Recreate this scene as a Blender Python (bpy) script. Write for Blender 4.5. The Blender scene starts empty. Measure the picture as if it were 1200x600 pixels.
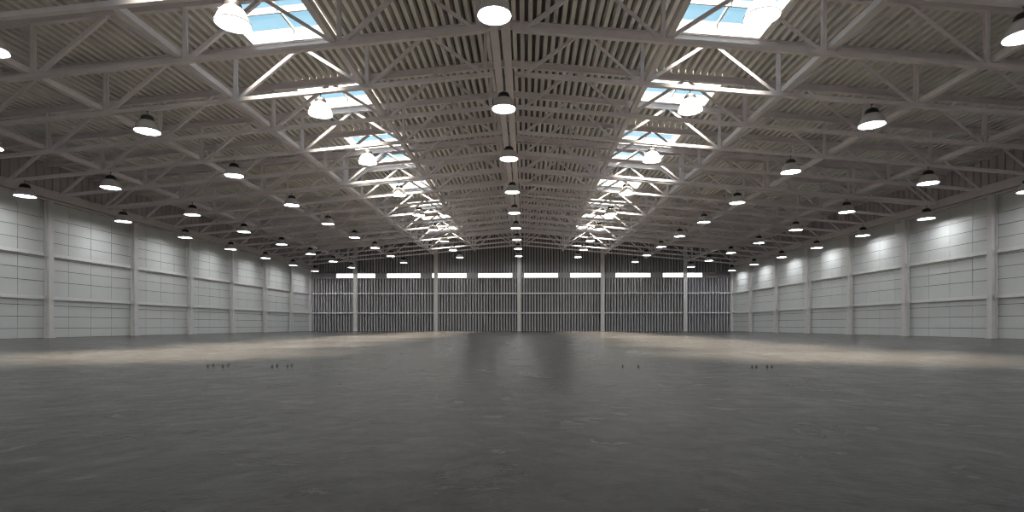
import bpy, bmesh, math, random
from mathutils import Vector, Matrix
random.seed(7)
sc = bpy.context.scene
col = sc.collection

# ------------------------------------------------------------------ measures
W = 25.43            # inner face of the side columns (half width)
WALLX = 25.72        # side wall plane
CAMX, HF = 0.814, 0.686
CH, SL = 9.3425 + HF, 0.0897    # bottom chord height at the ridge, roof slope
DECK = 1.95          # deck above bottom chord
Y0 = -14.0           # unseen hall end behind the camera, left open to let daylight in
L0, Z2 = 13.9, 32.37
BACK = Z2 + 33.0
TR1 = [L0 + 3 * k for k in range(7)]            # first hall section
TR2 = [Z2 + 3 * k for k in range(11)]           # second hall section
def chord(x): return CH - SL * abs(x)
def deck(x): return CH + DECK - SL * abs(x)
NODES = [5.1, 10.05, 15.0, 19.95]

# ------------------------------------------------------------------ helpers
def obj(name, bm, mats, parent=None, smooth=False):
    me = bpy.data.meshes.new(name)
    bmesh.ops.recalc_face_normals(bm, faces=bm.faces[:])
    bm.to_mesh(me); bm.free()
    for m in (mats if isinstance(mats, (list, tuple)) else [mats]):
        me.materials.append(m)
    if smooth:
        for p in me.polygons: p.use_smooth = True
    o = bpy.data.objects.new(name, me); col.objects.link(o)
    if parent: o.parent = parent
    return o
def thing(name, loc, label, cat, group=None):
    o = bpy.data.objects.new(name, None); col.objects.link(o)
    o.empty_display_size = .2
    o.location = loc; tag(o, label, cat, group); return o
def tag(o, label, cat, group=None):
    o['label'] = label; o['category'] = cat
    if group: o['group'] = group
    return o
def struct(o):
    o['kind'] = 'structure'; return o
def dup(root, loc, label, group=None):
    r = root.copy(); col.objects.link(r); r.location = loc
    r['label'] = label
    if group: r['group'] = group
    for ch in list(root.children):
        c = ch.copy(); col.objects.link(c); c.parent = r
        for g in list(ch.children):
            d = g.copy(); col.objects.link(d); d.parent = c
    return r
def box(bm, x0, x1, y0, y1, z0, z1, mi=0):
    vs = [bm.verts.new((x, y, z)) for x in (x0, x1) for y in (y0, y1) for z in (z0, z1)]
    for f in ((0,1,3,2),(4,6,7,5),(0,4,5,1),(2,3,7,6),(0,2,6,4),(1,5,7,3)):
        fc = bm.faces.new([vs[i] for i in f]); fc.material_index = mi
def sweep(bm, p0, p1, prof, up=(0,0,1), mi=0):
    """a steel section: closed profile (u sideways, v along up) drawn from p0 to p1"""
    p0, p1 = Vector(p0), Vector(p1)
    t = (p1 - p0).normalized(); up = Vector(up)
    u = t.cross(up).normalized(); v = u.cross(t).normalized()
    a = [bm.verts.new(p0 + u * x + v * y) for x, y in prof]
    b = [bm.verts.new(p1 + u * x + v * y) for x, y in prof]
    n = len(prof)
    for i in range(n):
        f = bm.faces.new((a[i], a[(i+1) % n], b[(i+1) % n], b[i])); f.material_index = mi
    bm.faces.new(a[::-1]).material_index = mi
    bm.faces.new(b).material_index = mi
def P_box(w, h): return [(-w/2,-h/2),(w/2,-h/2),(w/2,h/2),(-w/2,h/2)]
def P_i(w, h, tf=.02, tw=.014):
    w /= 2; h /= 2; tw /= 2
    return [(-w,-h),(w,-h),(w,-h+tf),(tw,-h+tf),(tw,h-tf),(w,h-tf),(w,h),(-w,h),(-w,h-tf),(-tw,h-tf),(-tw,-h+tf),(-w,-h+tf)]
def P_c(w, h, t=.016):
    w /= 2; h /= 2
    return [(-w,-h),(w,-h),(w,-h+t),(-w+t,-h+t),(-w+t,h-t),(w,h-t),(w,h),(-w,h)]
def P_l(w, t=.014):
    w /= 2
    return [(-w,-w),(w,-w),(w,-w+t),(-w+t,-w+t),(-w+t,w),(-w,w)]
def lathe(bm, prof, n=28, cap0=False, cap1=False, mi=0):
    rings = []
    for r, z in prof:
        rings.append([bm.verts.new((r*math.cos(2*math.pi*i/n), r*math.sin(2*math.pi*i/n), z)) for i in range(n)])
    for a, b in zip(rings, rings[1:]):
        for i in range(n):
            bm.faces.new((a[i], a[(i+1)%n], b[(i+1)%n], b[i])).material_index = mi
    if cap0: bm.faces.new(rings[0][::-1]).material_index = mi
    if cap1: bm.faces.new(rings[-1]).material_index = mi
ORD = ['first','second','third','fourth','fifth','sixth','seventh','eighth','ninth','tenth','eleventh']

# ------------------------------------------------------------------ materials
def mat(name, colr, rough=.5, metal=0., noise=0., scale=6., bump=0., spec=.5):
    m = bpy.data.materials.new(name); m.use_nodes = True
    nt = m.node_tree; b = nt.nodes['Principled BSDF']
    b.inputs['Base Color'].default_value = (*colr, 1)
    b.inputs['Roughness'].default_value = rough
    b.inputs['Metallic'].default_value = metal
    b.inputs['Specular IOR Level'].default_value = spec
    if noise or bump:
        tc = nt.nodes.new('ShaderNodeTexCoord'); nz = nt.nodes.new('ShaderNodeTexNoise')
        nz.inputs['Scale'].default_value = scale; nz.inputs['Detail'].default_value = 5
        nt.links.new(tc.outputs['Object'], nz.inputs['Vector'])
        if noise:
            mx = nt.nodes.new('ShaderNodeMix'); mx.data_type = 'RGBA'
            mx.inputs['A'].default_value = (*[c*(1-noise) for c in colr], 1)
            mx.inputs['B'].default_value = (*[min(1, c*(1+noise)) for c in colr], 1)
            nt.links.new(nz.outputs['Fac'], mx.inputs['Factor'])
            nt.links.new(mx.outputs['Result'], b.inputs['Base Color'])
        if bump:
            bp = nt.nodes.new('ShaderNodeBump'); bp.inputs['Strength'].default_value = bump
            nt.links.new(nz.outputs['Fac'], bp.inputs['Height'])
            nt.links.new(bp.outputs['Normal'], b.inputs['Normal'])
    return m
def emis(name, colr, s):
    m = mat(name, (.8,.8,.8), .5)
    b = m.node_tree.nodes['Principled BSDF']
    b.inputs['Emission Color'].default_value = (*colr, 1)
    b.inputs['Emission Strength'].default_value = s
    return m
M_STEEL = mat('grey_painted_steel', (.84,.79,.815), .5, 0, .10, 3)
M_TIE = mat('tie_beam_paint', (.84,.80,.825), .5, 0, .10, 3)
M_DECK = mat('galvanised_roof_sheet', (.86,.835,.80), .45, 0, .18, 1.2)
M_TROUGH_SHADE = mat('roof_trough_painted_shade', (.26,.25,.245), .5, 0, .18, 1.2)  # same roof sheet, shade inside the troughs painted in as a darker colour
M_COL = mat('column_paint', (.74,.725,.71), .5, 0, .10, 2)
M_RAIL = mat('rail_paint', (.82,.81,.80), .45, 0, .08, 2)
M_EAVE = mat('eave_beam_paint', (.74,.70,.69), .5, 0, .10, 2)
M_PANEL = mat('wall_panel', (.715,.73,.722), .42, 0, .06, .8)
M_SEAM = mat('panel_seam', (.17,.17,.17), .7)
M_UPPER = mat('upper_wall_sheet', (.52,.475,.485), .6, 0, .2, 1)
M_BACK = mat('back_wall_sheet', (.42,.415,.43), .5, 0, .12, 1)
M_RECESS_SHADE = mat('back_wall_recess_painted_shade', (.14,.137,.14), .6, 0, .12, 1)  # no separate sheet: shadow between the back wall ribs put into the colour
M_BLIND = mat('blind_panel', (.36,.345,.35), .6, 0, .1, 1)
M_SHADE = mat('lamp_shade_enamel', (.62,.59,.58), .4)
M_LIP = mat('lamp_reflector', (.9,.9,.88), .4)
M_HOUS = mat('lamp_housing_black', (.022,.02,.02), .45)
M_CORD = mat('lamp_rod', (.22,.21,.20), .5)
M_BOLT = mat('bolt_steel', (.09,.085,.085), .5)
M_WHITE = mat('skylight_white_frame', (.86,.86,.84), .5)
M_BAR = mat('skylight_bar', (.55,.54,.52), .5)
M_GLOW = emis('lamp_lens_lit', (.96,.985,1.0), 37)
M_WIN = emis('bright_window_pane', (1.0,.99,.97), 1.6)

def glass():
    m = bpy.data.materials.new('skylight_glass'); m.use_nodes = True
    nt = m.node_tree; nt.nodes.clear()
    o = nt.nodes.new('ShaderNodeOutputMaterial'); mx = nt.nodes.new('ShaderNodeMixShader')
    tr = nt.nodes.new('ShaderNodeBsdfTransparent'); gl = nt.nodes.new('ShaderNodeBsdfGlossy')
    tr.inputs['Color'].default_value = (.96,.98,.98,1); gl.inputs['Roughness'].default_value = .02
    mx.inputs['Fac'].default_value = .05
    nt.links.new(tr.outputs[0], mx.inputs[1]); nt.links.new(gl.outputs[0], mx.inputs[2])
    nt.links.new(mx.outputs[0], o.inputs[0]); return m
M_GLASS = glass()

def floor_mat():
    m = bpy.data.materials.new('polished_concrete'); m.use_nodes = True
    nt = m.node_tree; b = nt.nodes['Principled BSDF']; N = nt.nodes.new; Lk = nt.links.new
    tc = N('ShaderNodeTexCoord')
    def noise(scale, det, rough=.55, sx=1, sy=1, dist=0):
        mp = N('ShaderNodeMapping'); mp.inputs['Scale'].default_value = (sx, sy, 1); mp.inputs['Location'].default_value = (37.3, 11.7, 4.1)
        n = N('ShaderNodeTexNoise'); n.inputs['Scale'].default_value = scale
        n.inputs['Detail'].default_value = det; n.inputs['Roughness'].default_value = rough
        n.inputs['Distortion'].default_value = dist
        Lk(tc.outputs['Object'], mp.inputs['Vector']); Lk(mp.outputs['Vector'], n.inputs['Vector'])
        return n
    def ramp(src, p0, c0, p1, c1):
        r = N('ShaderNodeValToRGB'); e = r.color_ramp.elements
        e[0].position = p0; e[0].color = (*c0, 1); e[1].position = p1; e[1].color = (*c1, 1)
        Lk(src, r.inputs['Fac']); return r
    big = noise(.35, 4, .55); mid = noise(2.2, 6, .62, 1, 1, .6); fine = noise(7, 9, .74, 1.0, .8, .5)
    c1 = ramp(big.outputs['Fac'], .35, (.060,.0545,.0495), .68, (.086,.079,.072))
    c2 = ramp(mid.outputs['Fac'], .36, (.58,.56,.555), .60, (1.12,1.12,1.12))
    mx = N('ShaderNodeMix'); mx.data_type = 'RGBA'; mx.blend_type = 'MULTIPLY'; mx.inputs['Factor'].default_value = .8
    Lk(c1.outputs['Color'], mx.inputs['A']); Lk(c2.outputs['Color'], mx.inputs['B'])
    c3 = ramp(fine.outputs['Fac'], .40, (.42,.40,.395), .54, (1.12,1.12,1.12))
    m2 = N('ShaderNodeMix'); m2.data_type = 'RGBA'; m2.blend_type = 'MULTIPLY'; m2.inputs['Factor'].default_value = .9
    Lk(mx.outputs['Result'], m2.inputs['A']); Lk(c3.outputs['Color'], m2.inputs['B'])
    Lk(m2.outputs['Result'], b.inputs['Base Color'])
    rr = ramp(mid.outputs['Fac'], .3, (.30,)*3, .7, (.16,)*3)
    Lk(rr.outputs['Color'], b.inputs['Roughness'])
    bp = N('ShaderNodeBump'); bp.inputs['Strength'].default_value = .55; bp.inputs['Distance'].default_value = .02
    Lk(fine.outputs['Fac'], bp.inputs['Height']); Lk(bp.outputs['Normal'], b.inputs['Normal'])
    b.inputs['Specular IOR Level'].default_value = .2
    b.inputs['Specular Tint'].default_value = (.84,.94,1.0,1)
    return m
M_FLOOR = floor_mat()

# ------------------------------------------------------------------ floor
bm = bmesh.new(); box(bm, -WALLX-.3, WALLX+.3, Y0, BACK+.6, -.3, 0)
struct(obj('floor', bm, M_FLOOR))

# ------------------------------------------------------------------ skylight openings
SKX0, SKX1 = 6.25, 9.3
SKY = [(L0-3, L0), (L0+3, L0+6), (L0+9, L0+12), (L0+15, L0+18), (Z2, Z2+3)] + [(Z2+6+6*k, Z2+9+6*k) for k in range(4)]
SKY = [(a+.16, b-.16) for a, b in SKY]

# ------------------------------------------------------------------ roof deck (corrugated, ribs run towards the back wall)
bm = bmesh.new()
PIT = .305
ys = sorted({Y0, BACK+.5} | {y for a, b in SKY for y in (a-.065, b+.065)})
def prof_half():
    xs = []
    n = int(26.2 / PIT) + 1
    for i in range(n):
        x = i * PIT
        xs += [(x, 0), (x+.14, 0), (x+.155, .32), (x+.29, .32)]
    return xs
PH = prof_half()
def clampx(x):
    for e in (SKX0, SKX1):
        pass
    return x
for sgn in (-1, 1):
    pts = list(PH)
    for e in (SKX0-.065, SKX1+.065):      # put an edge exactly at the opening
        i = min(range(len(pts)), key=lambda k: abs(pts[k][0]-e)); pts[i] = (e, pts[i][1])
    rows = {}
    for y in ys:
        rows[y] = [bm.verts.new((sgn*x, y, deck(x)+dz)) for x, dz in pts]
    for y0, y1 in zip(ys, ys[1:]):
        hole = any(abs(y0-a+.065) < 1e-6 for a, b in SKY)
        A, B = rows[y0], rows[y1]
        for i in range(len(pts)-1):
            if hole and pts[i][0] >= SKX0-.066 and pts[i+1][0] <= SKX1+.066: continue
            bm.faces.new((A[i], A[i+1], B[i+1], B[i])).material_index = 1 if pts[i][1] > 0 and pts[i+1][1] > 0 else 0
struct(obj('ceiling', bm, [M_DECK, M_TROUGH_SHADE]))

# ------------------------------------------------------------------ skylights
def make_skylight(sgn, y0, y1, label):
    xm = (SKX0+SKX1)/2
    root = thing('skylight', (sgn*xm, y0, deck(xm)), label, 'skylight', 'skylights in the metal roof')
    slope = -SL
    H = .45; w = SKX1-SKX0; L = y1-y0; t = .06
    def zz(x): return slope*(x)          # x: local, outward positive
    def slab(bm, xa, xb, ya, yb, za, zb):
        vs = []
        for x in (xa, xb):
            for y in (ya, yb):
                for z in (za, zb):
                    vs.append(bm.verts.new((sgn*x, y, zz(x)+z)))
        for f in ((0,1,3,2),(4,6,7,5),(0,4,5,1),(2,3,7,6),(0,2,6,4),(1,5,7,3)):
            bm.faces.new([vs[i] for i in f])
    bm = bmesh.new()
    slab(bm, -w/2-t, -w/2, -t, L+t, -.02, H); slab(bm, w/2, w/2+t, -t, L+t, -.02, H)
    slab(bm, -w/2, w/2, -t, 0, -.02, H); slab(bm, -w/2, w/2, L, L+t, -.02, H)
    obj('curb', bm, M_WHITE, root)
    bm = bmesh.new(); slab(bm, -w/2, w/2, L/2-.03, L/2+.03, H-.24, H-.03)
    obj('cross_bar', bm, M_WHITE, root)
    bm = bmesh.new(); slab(bm, -.03, .03, .0, L/2-.03, H-.12, H-.03)
    obj('glazing_bar', bm, M_BAR, root)
    bm = bmesh.new(); slab(bm, -.03, .03, L/2+.03, L, H-.12, H-.03)
    obj('glazing_bar', bm, M_BAR, root)
    bm = bmesh.new(); slab(bm, -w/2, w/2, 0, L, H-.03, H-.015)
    obj('glass_pane', bm, M_GLASS, root)
    return root
proto = {}
for sgn, side in ((-1, 'left'), (1, 'right')):
    for i, (a, b) in enumerate(SKY):
        where = ('overhead, just above the picture' if i == 0 else ORD[i-1] + ' from the top of the picture' if i < 8 else 'nearest the back wall')
        lab = 'white-framed glass skylight in the %s roof slope, %s' % (side, where)
        if sgn not in proto: proto[sgn] = make_skylight(sgn, a, b, lab)
        else:
            xm = (SKX0+SKX1)/2
            dup(proto[sgn], (sgn*xm, a, deck(xm)), lab)

# ------------------------------------------------------------------ roof trusses
def make_truss(label, y):
    root = thing('roof_truss', (0, y, 0), label, 'roof truss', 'steel roof trusses')
    CB = P_c(.15, .15, .02); TB = P_i(.17, .28, .025, .03)
    END = 24.75
    for s in (-1, 1):
        bm = bmesh.new(); sweep(bm, (s*.40, 0, chord(.4)), (s*END, 0, chord(END)), P_box(.16, .14))
        obj('bottom_chord', bm, M_STEEL, root)
        bm = bmesh.new(); sweep(bm, (0, 0, deck(0)-.145), (s*25.4, 0, deck(25.4)-.145), TB)
        obj('top_chord', bm, M_STEEL, root)
        for x in [.68] + NODES:
            bm = bmesh.new()
            sweep(bm, (s*x, 0, chord(x)+.07), (s*x, 0, deck(x)-.285), P_i(.12, .13, .018, .02), up=(0,1,0))
            obj('vertical_post', bm, M_STEEL, root)
        ns = [.68] + NODES + [END]
        for a, b in zip(ns, ns[1:]):
            m = (a+b)/2
            for p, q in ((a+.14, m-.10), (b-.14, m+.10)):
                bm = bmesh.new()
                sweep(bm, (s*p, 0, chord(p)+.06), (s*q, 0, deck(q)-.29), P_l(.115, .02), up=(0,1,0))
                obj('diagonal_brace', bm, M_STEEL, root)
    return root
TRS = TR1 + TR2
T0 = None
for i, y in enumerate(TRS):
    if i < 7: lab = 'grey steel roof truss across the near half of the hall, %s from the camera' % ORD[i]
    else:
        j = i - 7
        lab = ('grey steel roof truss close behind another one, first of the far half' if j == 0 else
               'grey steel roof truss last before the back wall' if j == 10 else
               'grey steel roof truss across the far half of the hall, %s after the doubled pair' % ORD[j-1])
    if T0 is None: T0 = make_truss(lab, y)
    else: dup(T0, (0, y, 0), lab)

# ------------------------------------------------------------------ long beams over the bottom chords, ridge pair
YN = 9.0
NAMES = ['innermost', 'second out from the ridge', 'third out from the ridge', 'outermost, nearest the side wall']
for s, side in ((-1, 'left'), (1, 'right')):
    for k, x in enumerate(NODES):
        xx = x + .19
        bm = bmesh.new(); sweep(bm, (0, YN, 0), (0, BACK-.3, 0), P_box(.19, .19))
        o = obj('tie_beam', bm, M_TIE); o.location = (s*xx, 0, chord(xx)+.085+.10)
        tag(o, 'long grey tie beam running to the back wall over the %s half, %s' % (side, NAMES[k]), 'beam', 'long tie beams')
    bm = bmesh.new(); sweep(bm, (0, YN, 0), (0, BACK-.3, 0), P_box(.25, .26))
    o = obj('ridge_beam', bm, M_TIE); o.location = (s*.19, 0, chord(0)+.04)
    tag(o, 'long grey ridge beam along the hall centre, %s one of the pair' % side, 'beam', 'pair of ridge beams')

# ------------------------------------------------------------------ pendant lamps
def make_lamp(label, loc, hang):
    root = thing('pendant_lamp', loc, label, 'lamp')
    bm = bmesh.new()
    lathe(bm, [(.438,.0),(.446,.012),(.446,.045),(.425,.065),(.41,.115),(.375,.215),(.325,.305),(.265,.38),(.24,.395),(.0,.395)][:-1] , 36)
    sh = obj('shade', bm, M_SHADE, root, True)
    bm = bmesh.new(); lathe(bm, [(.436,.001),(.408,.05),(.40,.052)], 36)
    obj('reflector_lip', bm, M_LIP, root, True)
    bm = bmesh.new(); lathe(bm, [(.405,.052),(.404,.048)], 20, cap1=True)
    obj('lens', bm, M_GLOW, root, True)
    bm = bmesh.new(); lathe(bm, [(.242,.39),(.228,.40),(.222,.46),(.205,.53),(.165,.585),(.09,.615),(.03,.625)], 24, cap0=True, cap1=True)
    obj('housing', bm, M_HOUS, root, True)
    bm = bmesh.new(); lathe(bm, [(.016,.615),(.016,hang)], 8, cap0=True, cap1=True)
    lathe(bm, [(.04,hang-.03),(.04,hang)], 8, cap0=True, cap1=True)
    obj('hanging_rod', bm, M_CORD, root)
    return root
HL, DL = 8.007 + HF, .4873
def lamp_y(k): return L0 + 6*k if k < 3 else Z2 + 6*(k-3)
ROWS = [('centre', 0, 0, 0, 'along the ridge line'),
        ('l1', -6.85, 0, 0, 'in the row beneath the left skylights'), ('r1', 6.85, 0, 0, 'in the row beneath the right skylights'),
        ('l2', -13.42, 0, 0, 'in the row left of the left skylights'), ('r2', 13.42, 0, 0, 'in the row right of the right skylights'),
        ('l3', -19.55, 0, 1, 'in the second row from the left wall'), ('r3', 19.85, 0, 1, 'in the second row from the right wall'),
        ('lo', -23.85, 0, 2, 'in the row close along the left wall'), ('ro', 24.5, 0, 2, 'in the row close along the right wall')]
protoC = protoS = None
for nm, x, _, k0, where in ROWS:
    z = HL if x == 0 else HL + DL - SL*abs(x)
    for k in range(k0, 9):
        n = k - k0
        pos = ('nearest the camera' if n == 0 else 'last by the back wall' if k == 8 else ORD[n] + ' from the camera')
        lab = 'dome pendant lamp %s, %s' % (where, pos)
        loc = (x, lamp_y(k), z); grp = 'pendant lamps ' + where
        if x == 0:
            if protoC is None: protoC = make_lamp(lab, loc, chord(0)-.09-z); protoC['group'] = grp
            else: dup(protoC, loc, lab, grp)
        else:
            if protoS is None: protoS = make_lamp(lab, loc, chord(abs(x))-.07-z); protoS['group'] = grp
            else: dup(protoS, loc, lab, grp)

# ------------------------------------------------------------------ side walls
COLY = [Z2+3+6*k for k in range(5)]
COLY = [L0+3, L0+9, L0+15] + COLY
EAVE = 6.845 + HF
R1, R2 = 1.5276 + HF, 3.9073 + HF
tiers = [[0, .53, 1.17, 1.79, R1], [R1, 3.12, 3.77, R2-.2], [R2-.2, 5.3, 5.95, 6.6, EAVE+.2]]
for s, side in ((-1, 'left'), (1, 'right')):
    bm = bmesh.new()
    xi, xo = s*WALLX, s*(WALLX+.2)
    box(bm, min(xi, xo), max(xi, xo), Y0, BACK+.3, 0, EAVE+.3, 1)
    edges = [Y0+6*k for k in range(0, 6) if Y0+6*k < COLY[0]-2] + COLY + [BACK]
    for a, b in zip(edges, edges[1:]):
        for q in range(4):
            ya, yb = a+(b-a)*q/4, a+(b-a)*(q+1)/4
            for tr in tiers:
                for za, zb in zip(tr, tr[1:]):
                    g = .014
                    x0, x1 = s*(WALLX-.05), s*(WALLX+.01)
                    box(bm, min(x0, x1), max(x0, x1), ya+g, yb-g, za+g, zb-g, 0)
    # ribbed sheet above the eave beam
    n = int((BACK-Y0)/.5)
    for i in range(n):
        y = Y0 + i*.5
        x0, x1 = s*(WALLX-.06), s*(WALLX+.2)
        box(bm, min(x0, x1), max(x0, x1), y, y+.36, EAVE+.3, deck(WALLX)+.36, 2)
    x0, x1 = s*WALLX, s*(WALLX+.2)
    box(bm, min(x0, x1), max(x0, x1), Y0, BACK+.3, EAVE+.3, deck(WALLX)+.36, 2)
    struct(obj('wall_' + side, bm, [M_PANEL, M_SEAM, M_UPPER]))
tn = 1
for s, side in ((-1, 'left'), (1, 'right')):
    xf = WALLX-.05
    for z in (R1, R2):
        bm = bmesh.new(); sweep(bm, (s*(xf-.08), Y0, z), (s*(xf-.08), BACK, z), P_box(.16, .19))
        struct(obj('trim_%d' % tn, bm, M_RAIL)); tn += 1
    bm = bmesh.new()
    sweep(bm, (s*(xf-.2), Y0, EAVE+.36), (s*(xf-.2), BACK, EAVE+.36), P_box(.40, .46))
    sweep(bm, (s*(xf-.16), Y0, EAVE+.04), (s*(xf-.16), BACK, EAVE+.04), P_box(.30, .08))
    struct(obj('trim_%d' % tn, bm, M_EAVE)); tn += 1

# columns along the side walls
def make_column(label, loc, s):
    root = thing('wall_column', loc, label, 'column', None)
    d = .30
    bm = bmesh.new(); sweep(bm, (0,0,0), (0,0,EAVE), P_i(.30, d, .03, .03), up=(1,0,0))
    obj('shaft', bm, M_COL, root)
    bm = bmesh.new()
    for z in (R1, R2):
        box(bm, -d/2+.03, d/2-.03, -.13, .13, z-.11, z-.09); box(bm, -d/2+.03, d/2-.03, -.13, .13, z+.09, z+.11)
    obj('stiffener_plate', bm, M_COL, root)
    bm = bmesh.new(); box(bm, -d/2-.06, d/2, -.2, .2, 0, .03)
    if s < 0:
        for v in bm.verts: v.co.x = -v.co.x
    obj('base_plate', bm, M_COL, root)
    return root
for s, side in ((-1, 'left'), (1, 'right')):
    pc = None
    vis = COLY[2:]
    for y in COLY:
        loc = (s*(WALLX-.05-.15-.16), y, 0)
        if y < vis[0]-1:
            lab = 'grey steel column on the %s wall just outside the picture, %s behind its edge' % (side, 'second' if y < COLY[1]-1 else 'first')
        else:
            i = vis.index(y)
            lab = 'grey steel column on the %s panelled wall, %s' % (side, 'nearest the camera' if i == 0 else
                  'last before the back corner' if i == len(vis)-1 else ORD[i] + ' from the camera')
        if pc is None: pc = make_column(lab, loc, s); pc['group'] = 'columns along the %s wall' % side
        else: dup(pc, loc, lab, 'columns along the %s wall' % side)

# ------------------------------------------------------------------ back wall
f = 630.0; PSI = .0239; PX = 616.17 - f*math.tan(PSI)
def x_at(u, Y):
    t = (u-PX)/f; c, sn = math.cos(PSI), math.sin(PSI)
    return CAMX + Y*(t*c-sn)/(c+t*sn)
WZ0, WZ1 = 5.79+HF, 6.38+HF
WIN = [(393.7,440),(453,493),(506,547),(560,600.7),(614,654.2),(668,708),(721,762.8),(776.3,823.5)]
WIN = [(x_at(a, BACK), x_at(b, BACK)) for a, b in WIN]
bm = bmesh.new()
P2 = .345
def rib_zone(z0f, z1f):
    x = -WALLX; pts = []
    while x < WALLX:
        pts += [(x, 0), (x+.185, 0), (x+.19, .36), (x+.34, .36)]
        x += P2
    pts = [(min(a, WALLX), d) for a, d in pts]
    lo = [bm.verts.new((a, BACK+d, z0f(a))) for a, d in pts]; hi = [bm.verts.new((a, BACK+d, z1f(a))) for a, d in pts]
    for i in range(len(pts)-1):
        if pts[i+1][0]-pts[i][0] > 1e-4:
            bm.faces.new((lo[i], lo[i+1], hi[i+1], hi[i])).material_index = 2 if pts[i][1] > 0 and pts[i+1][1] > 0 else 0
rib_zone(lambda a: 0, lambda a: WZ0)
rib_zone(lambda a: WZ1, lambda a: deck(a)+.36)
xs = [-WALLX] + [v for w in WIN for v in w] + [WALLX]
for i in range(0, len(xs), 2):
    box(bm, xs[i], xs[i+1], BACK-.03, BACK+.40, WZ0, WZ1, 1)
box(bm, -WALLX, WALLX, BACK-.02, BACK+.40, WZ0-.06, WZ0, 1); box(bm, -WALLX, WALLX, BACK-.02, BACK+.40, WZ1, WZ1+.06, 1)
struct(obj('wall_back', bm, [M_BACK, M_BLIND, M_RECESS_SHADE]))
for i, (a, b) in enumerate(WIN):
    bm = bmesh.new(); box(bm, a, b, BACK+.05, BACK+.08, WZ0, WZ1)
    w = struct(obj('window_%d' % (i+1), bm, M_WIN))
    bm = bmesh.new()
    box(bm, a, a+.05, BACK-.01, BACK+.05, WZ0, WZ1); box(bm, b-.05, b, BACK-.01, BACK+.05, WZ0, WZ1)
    box(bm, a+.05, b-.05, BACK-.01, BACK+.05, WZ0, WZ0+.04); box(bm, a+.05, b-.05, BACK-.01, BACK+.05, WZ1-.04, WZ1)
    obj('window_frame', bm, M_WHITE, w)
for z in (R1, R2):
    bm = bmesh.new(); sweep(bm, (-WALLX, BACK-.08, z), (WALLX, BACK-.08, z), P_box(.15, .16))
    struct(obj('trim_%d' % tn, bm, M_RAIL)); tn += 1
for s in (-1, 1):
    bm = bmesh.new(); box(bm, s*(WALLX-.16)-.16, s*(WALLX-.16)+.16, BACK-.32, BACK-.02, 0, deck(WALLX)-.3)
    struct(obj('trim_%d' % tn, bm, M_COL)); tn += 1
pb = None
BN = {-19.95: 'leftmost of the back wall', -10.08: 'left of the centre of the back wall', 0: 'tallest, at the centre of the back wall under the ridge',
      10.08: 'right of the centre of the back wall', 19.95: 'rightmost of the back wall'}
for x in (-19.95, -10.08, 0, 10.08, 19.95):
    root = thing('back_wall_column', (x, BACK-.33, 0), 'grey steel wind column, ' + BN[x], 'column', 'columns along the back wall')
    top = deck(x)-.02
    bm = bmesh.new(); sweep(bm, (0,0,0), (0,0,top), P_i(.42, .32, .035, .04), up=(0,1,0))
    obj('shaft', bm, M_COL, root)
    bm = bmesh.new(); box(bm, -.28, .28, -.24, .2, 0, .03)
    obj('base_plate', bm, M_COL, root)

# ------------------------------------------------------------------ anchor bolts standing out of the floor
BOLTS = [('left of the middle, in the outer cluster of four', [(243.5,430),(250.3,428.8),(261.2,429.8),(267.6,428.4)]),
         ('left of the middle, in the inner cluster of four', [(319,430.4),(324.8,429.2),(337,429.6),(342,429)]),
         ('right of the middle, in the lone pair', [(729.7,430),(748,430)]),
         ('right of the middle, in the cluster of four', [(881.5,430.5),(886.5,430.4),(899,430.4),(904.5,430.3)])]
b0 = None
for where, pts in BOLTS:
    for u, v in pts:
        d = f*HF/(v-381.38); y = d; 
        for _ in range(4):
            x = x_at(u, y); y = (d + math.sin(PSI)*(x-CAMX))/math.cos(PSI)
        lab = 'dark anchor bolt in the floor, ' + where
        if b0 is None:
            b0 = thing('anchor_bolt', (x, y, 0), lab, 'bolt', 'floor bolts ' + where)
            bm = bmesh.new(); lathe(bm, [(.009,0),(.009,.038),(.007,.041)], 12, True, True); obj('threaded_stud', bm, M_BOLT, b0)
            bm = bmesh.new(); lathe(bm, [(.014,.006),(.014,.02)], 6, True, True); obj('hex_nut', bm, M_BOLT, b0)
            bm = bmesh.new(); lathe(bm, [(.02,0),(.02,.006)], 16, True, True); obj('washer', bm, M_BOLT, b0)
        else: dup(b0, (x, y, 0), lab, 'floor bolts ' + where)

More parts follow.
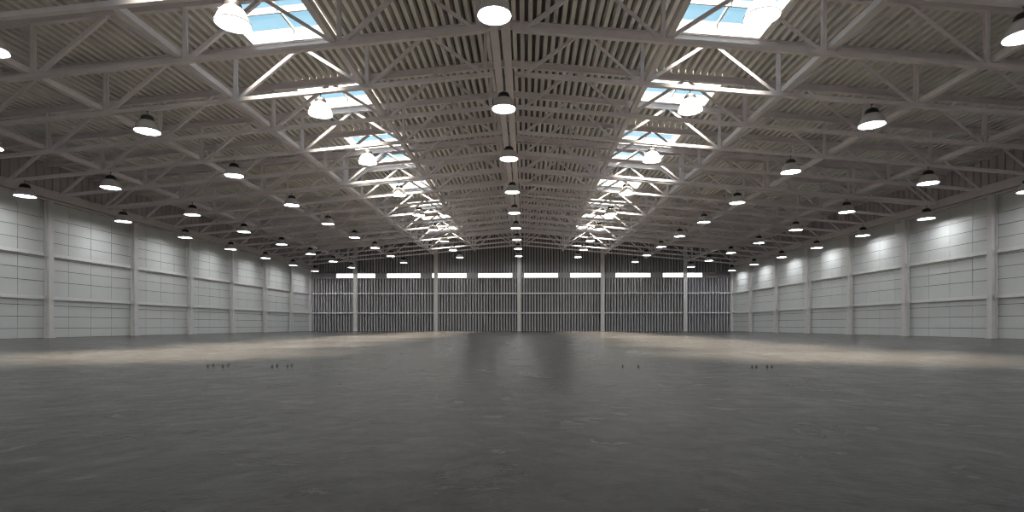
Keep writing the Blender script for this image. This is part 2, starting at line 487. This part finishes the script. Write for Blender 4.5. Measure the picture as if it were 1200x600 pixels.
# ------------------------------------------------------------------ light
SUN_E = 120.0
sd = bpy.data.lights.new('sun', 'SUN'); sd.energy = SUN_E; sd.angle = math.radians(34); sd.color = (1.0,.875,.72)
so = bpy.data.objects.new('sun', sd); col.objects.link(so)
so.rotation_euler = (math.radians(3), 0, 0)
so.location = (0, 10, 30)
w = bpy.data.worlds.new('sky'); sc.world = w; w.use_nodes = True
bg = w.node_tree.nodes['Background']
bg.inputs['Strength'].default_value = 1.0
nt = w.node_tree
tc = nt.nodes.new('ShaderNodeTexCoord'); sp = nt.nodes.new('ShaderNodeSeparateXYZ'); rp = nt.nodes.new('ShaderNodeValToRGB')
e = rp.color_ramp.elements
e[0].position = 0.0; e[0].color = (.30,.285,.27,1)
e[1].position = .01; e[1].color = (1.5,1.42,1.34,1)
for p, c in ((.13, (1.3,1.3,1.28)), (.25, (.70,.86,.97)), (.38, (.36,.70,.94)), (1.0, (.32,.66,.93))):
    k = e.new(p); k.color = (*c, 1)
nt.links.new(tc.outputs['Generated'], sp.inputs[0]); nt.links.new(sp.outputs['Z'], rp.inputs['Fac'])
r2 = nt.nodes.new('ShaderNodeValToRGB'); e = r2.color_ramp.elements     # clear side of the sky
e[0].position = 0.0; e[0].color = (.30,.285,.27,1)
e[1].position = .01; e[1].color = (.70,1.20,2.1,1)
for p, c in ((.24, (.72,1.20,2.0)), (.34, (.42,.76,.98)), (1.0, (.32,.66,.93))):
    k = e.new(p); k.color = (*c, 1)
nt.links.new(sp.outputs['Z'], r2.inputs['Fac'])
mr = nt.nodes.new('ShaderNodeMapRange'); mr.inputs['From Min'].default_value = -.1; mr.inputs['From Max'].default_value = .3
nt.links.new(sp.outputs['Y'], mr.inputs['Value'])
mx = nt.nodes.new('ShaderNodeMix'); mx.data_type = 'RGBA'
nt.links.new(mr.outputs['Result'], mx.inputs['Factor'])
nt.links.new(rp.outputs['Color'], mx.inputs['A']); nt.links.new(r2.outputs['Color'], mx.inputs['B'])
nt.links.new(mx.outputs['Result'], bg.inputs['Color'])
w.cycles.sampling_method = 'NONE'

# ------------------------------------------------------------------ camera
cd = bpy.data.cameras.new('camera'); cam = bpy.data.objects.new('camera', cd); col.objects.link(cam)
cd.sensor_width = 36; cd.lens = f/1200*36
cam.location = (CAMX, 0, HF); cam.rotation_euler = (math.radians(90), 0, PSI)
cd.shift_x = -(PX-600)/1200; cd.shift_y = (381.38-300)/1200
cd.clip_end = 500
sc.camera = cam

sc.view_settings.view_transform = 'Standard'
sc.view_settings.look = 'None'
sc.view_settings.exposure = 0.0
sc.view_settings.gamma = 1
sc.view_settings.use_curve_mapping = False
sc.cycles.use_denoising = True
sc.cycles.filter_width = 1.15
sc.cycles.use_adaptive_sampling = False
sc.cycles.max_bounces = 8
sc.cycles.diffuse_bounces = 5
sc.cycles.glossy_bounces = 3
sc.cycles.transparent_max_bounces = 8
sc.cycles.sample_clamp_indirect = 4
sc.cycles.use_light_tree = False
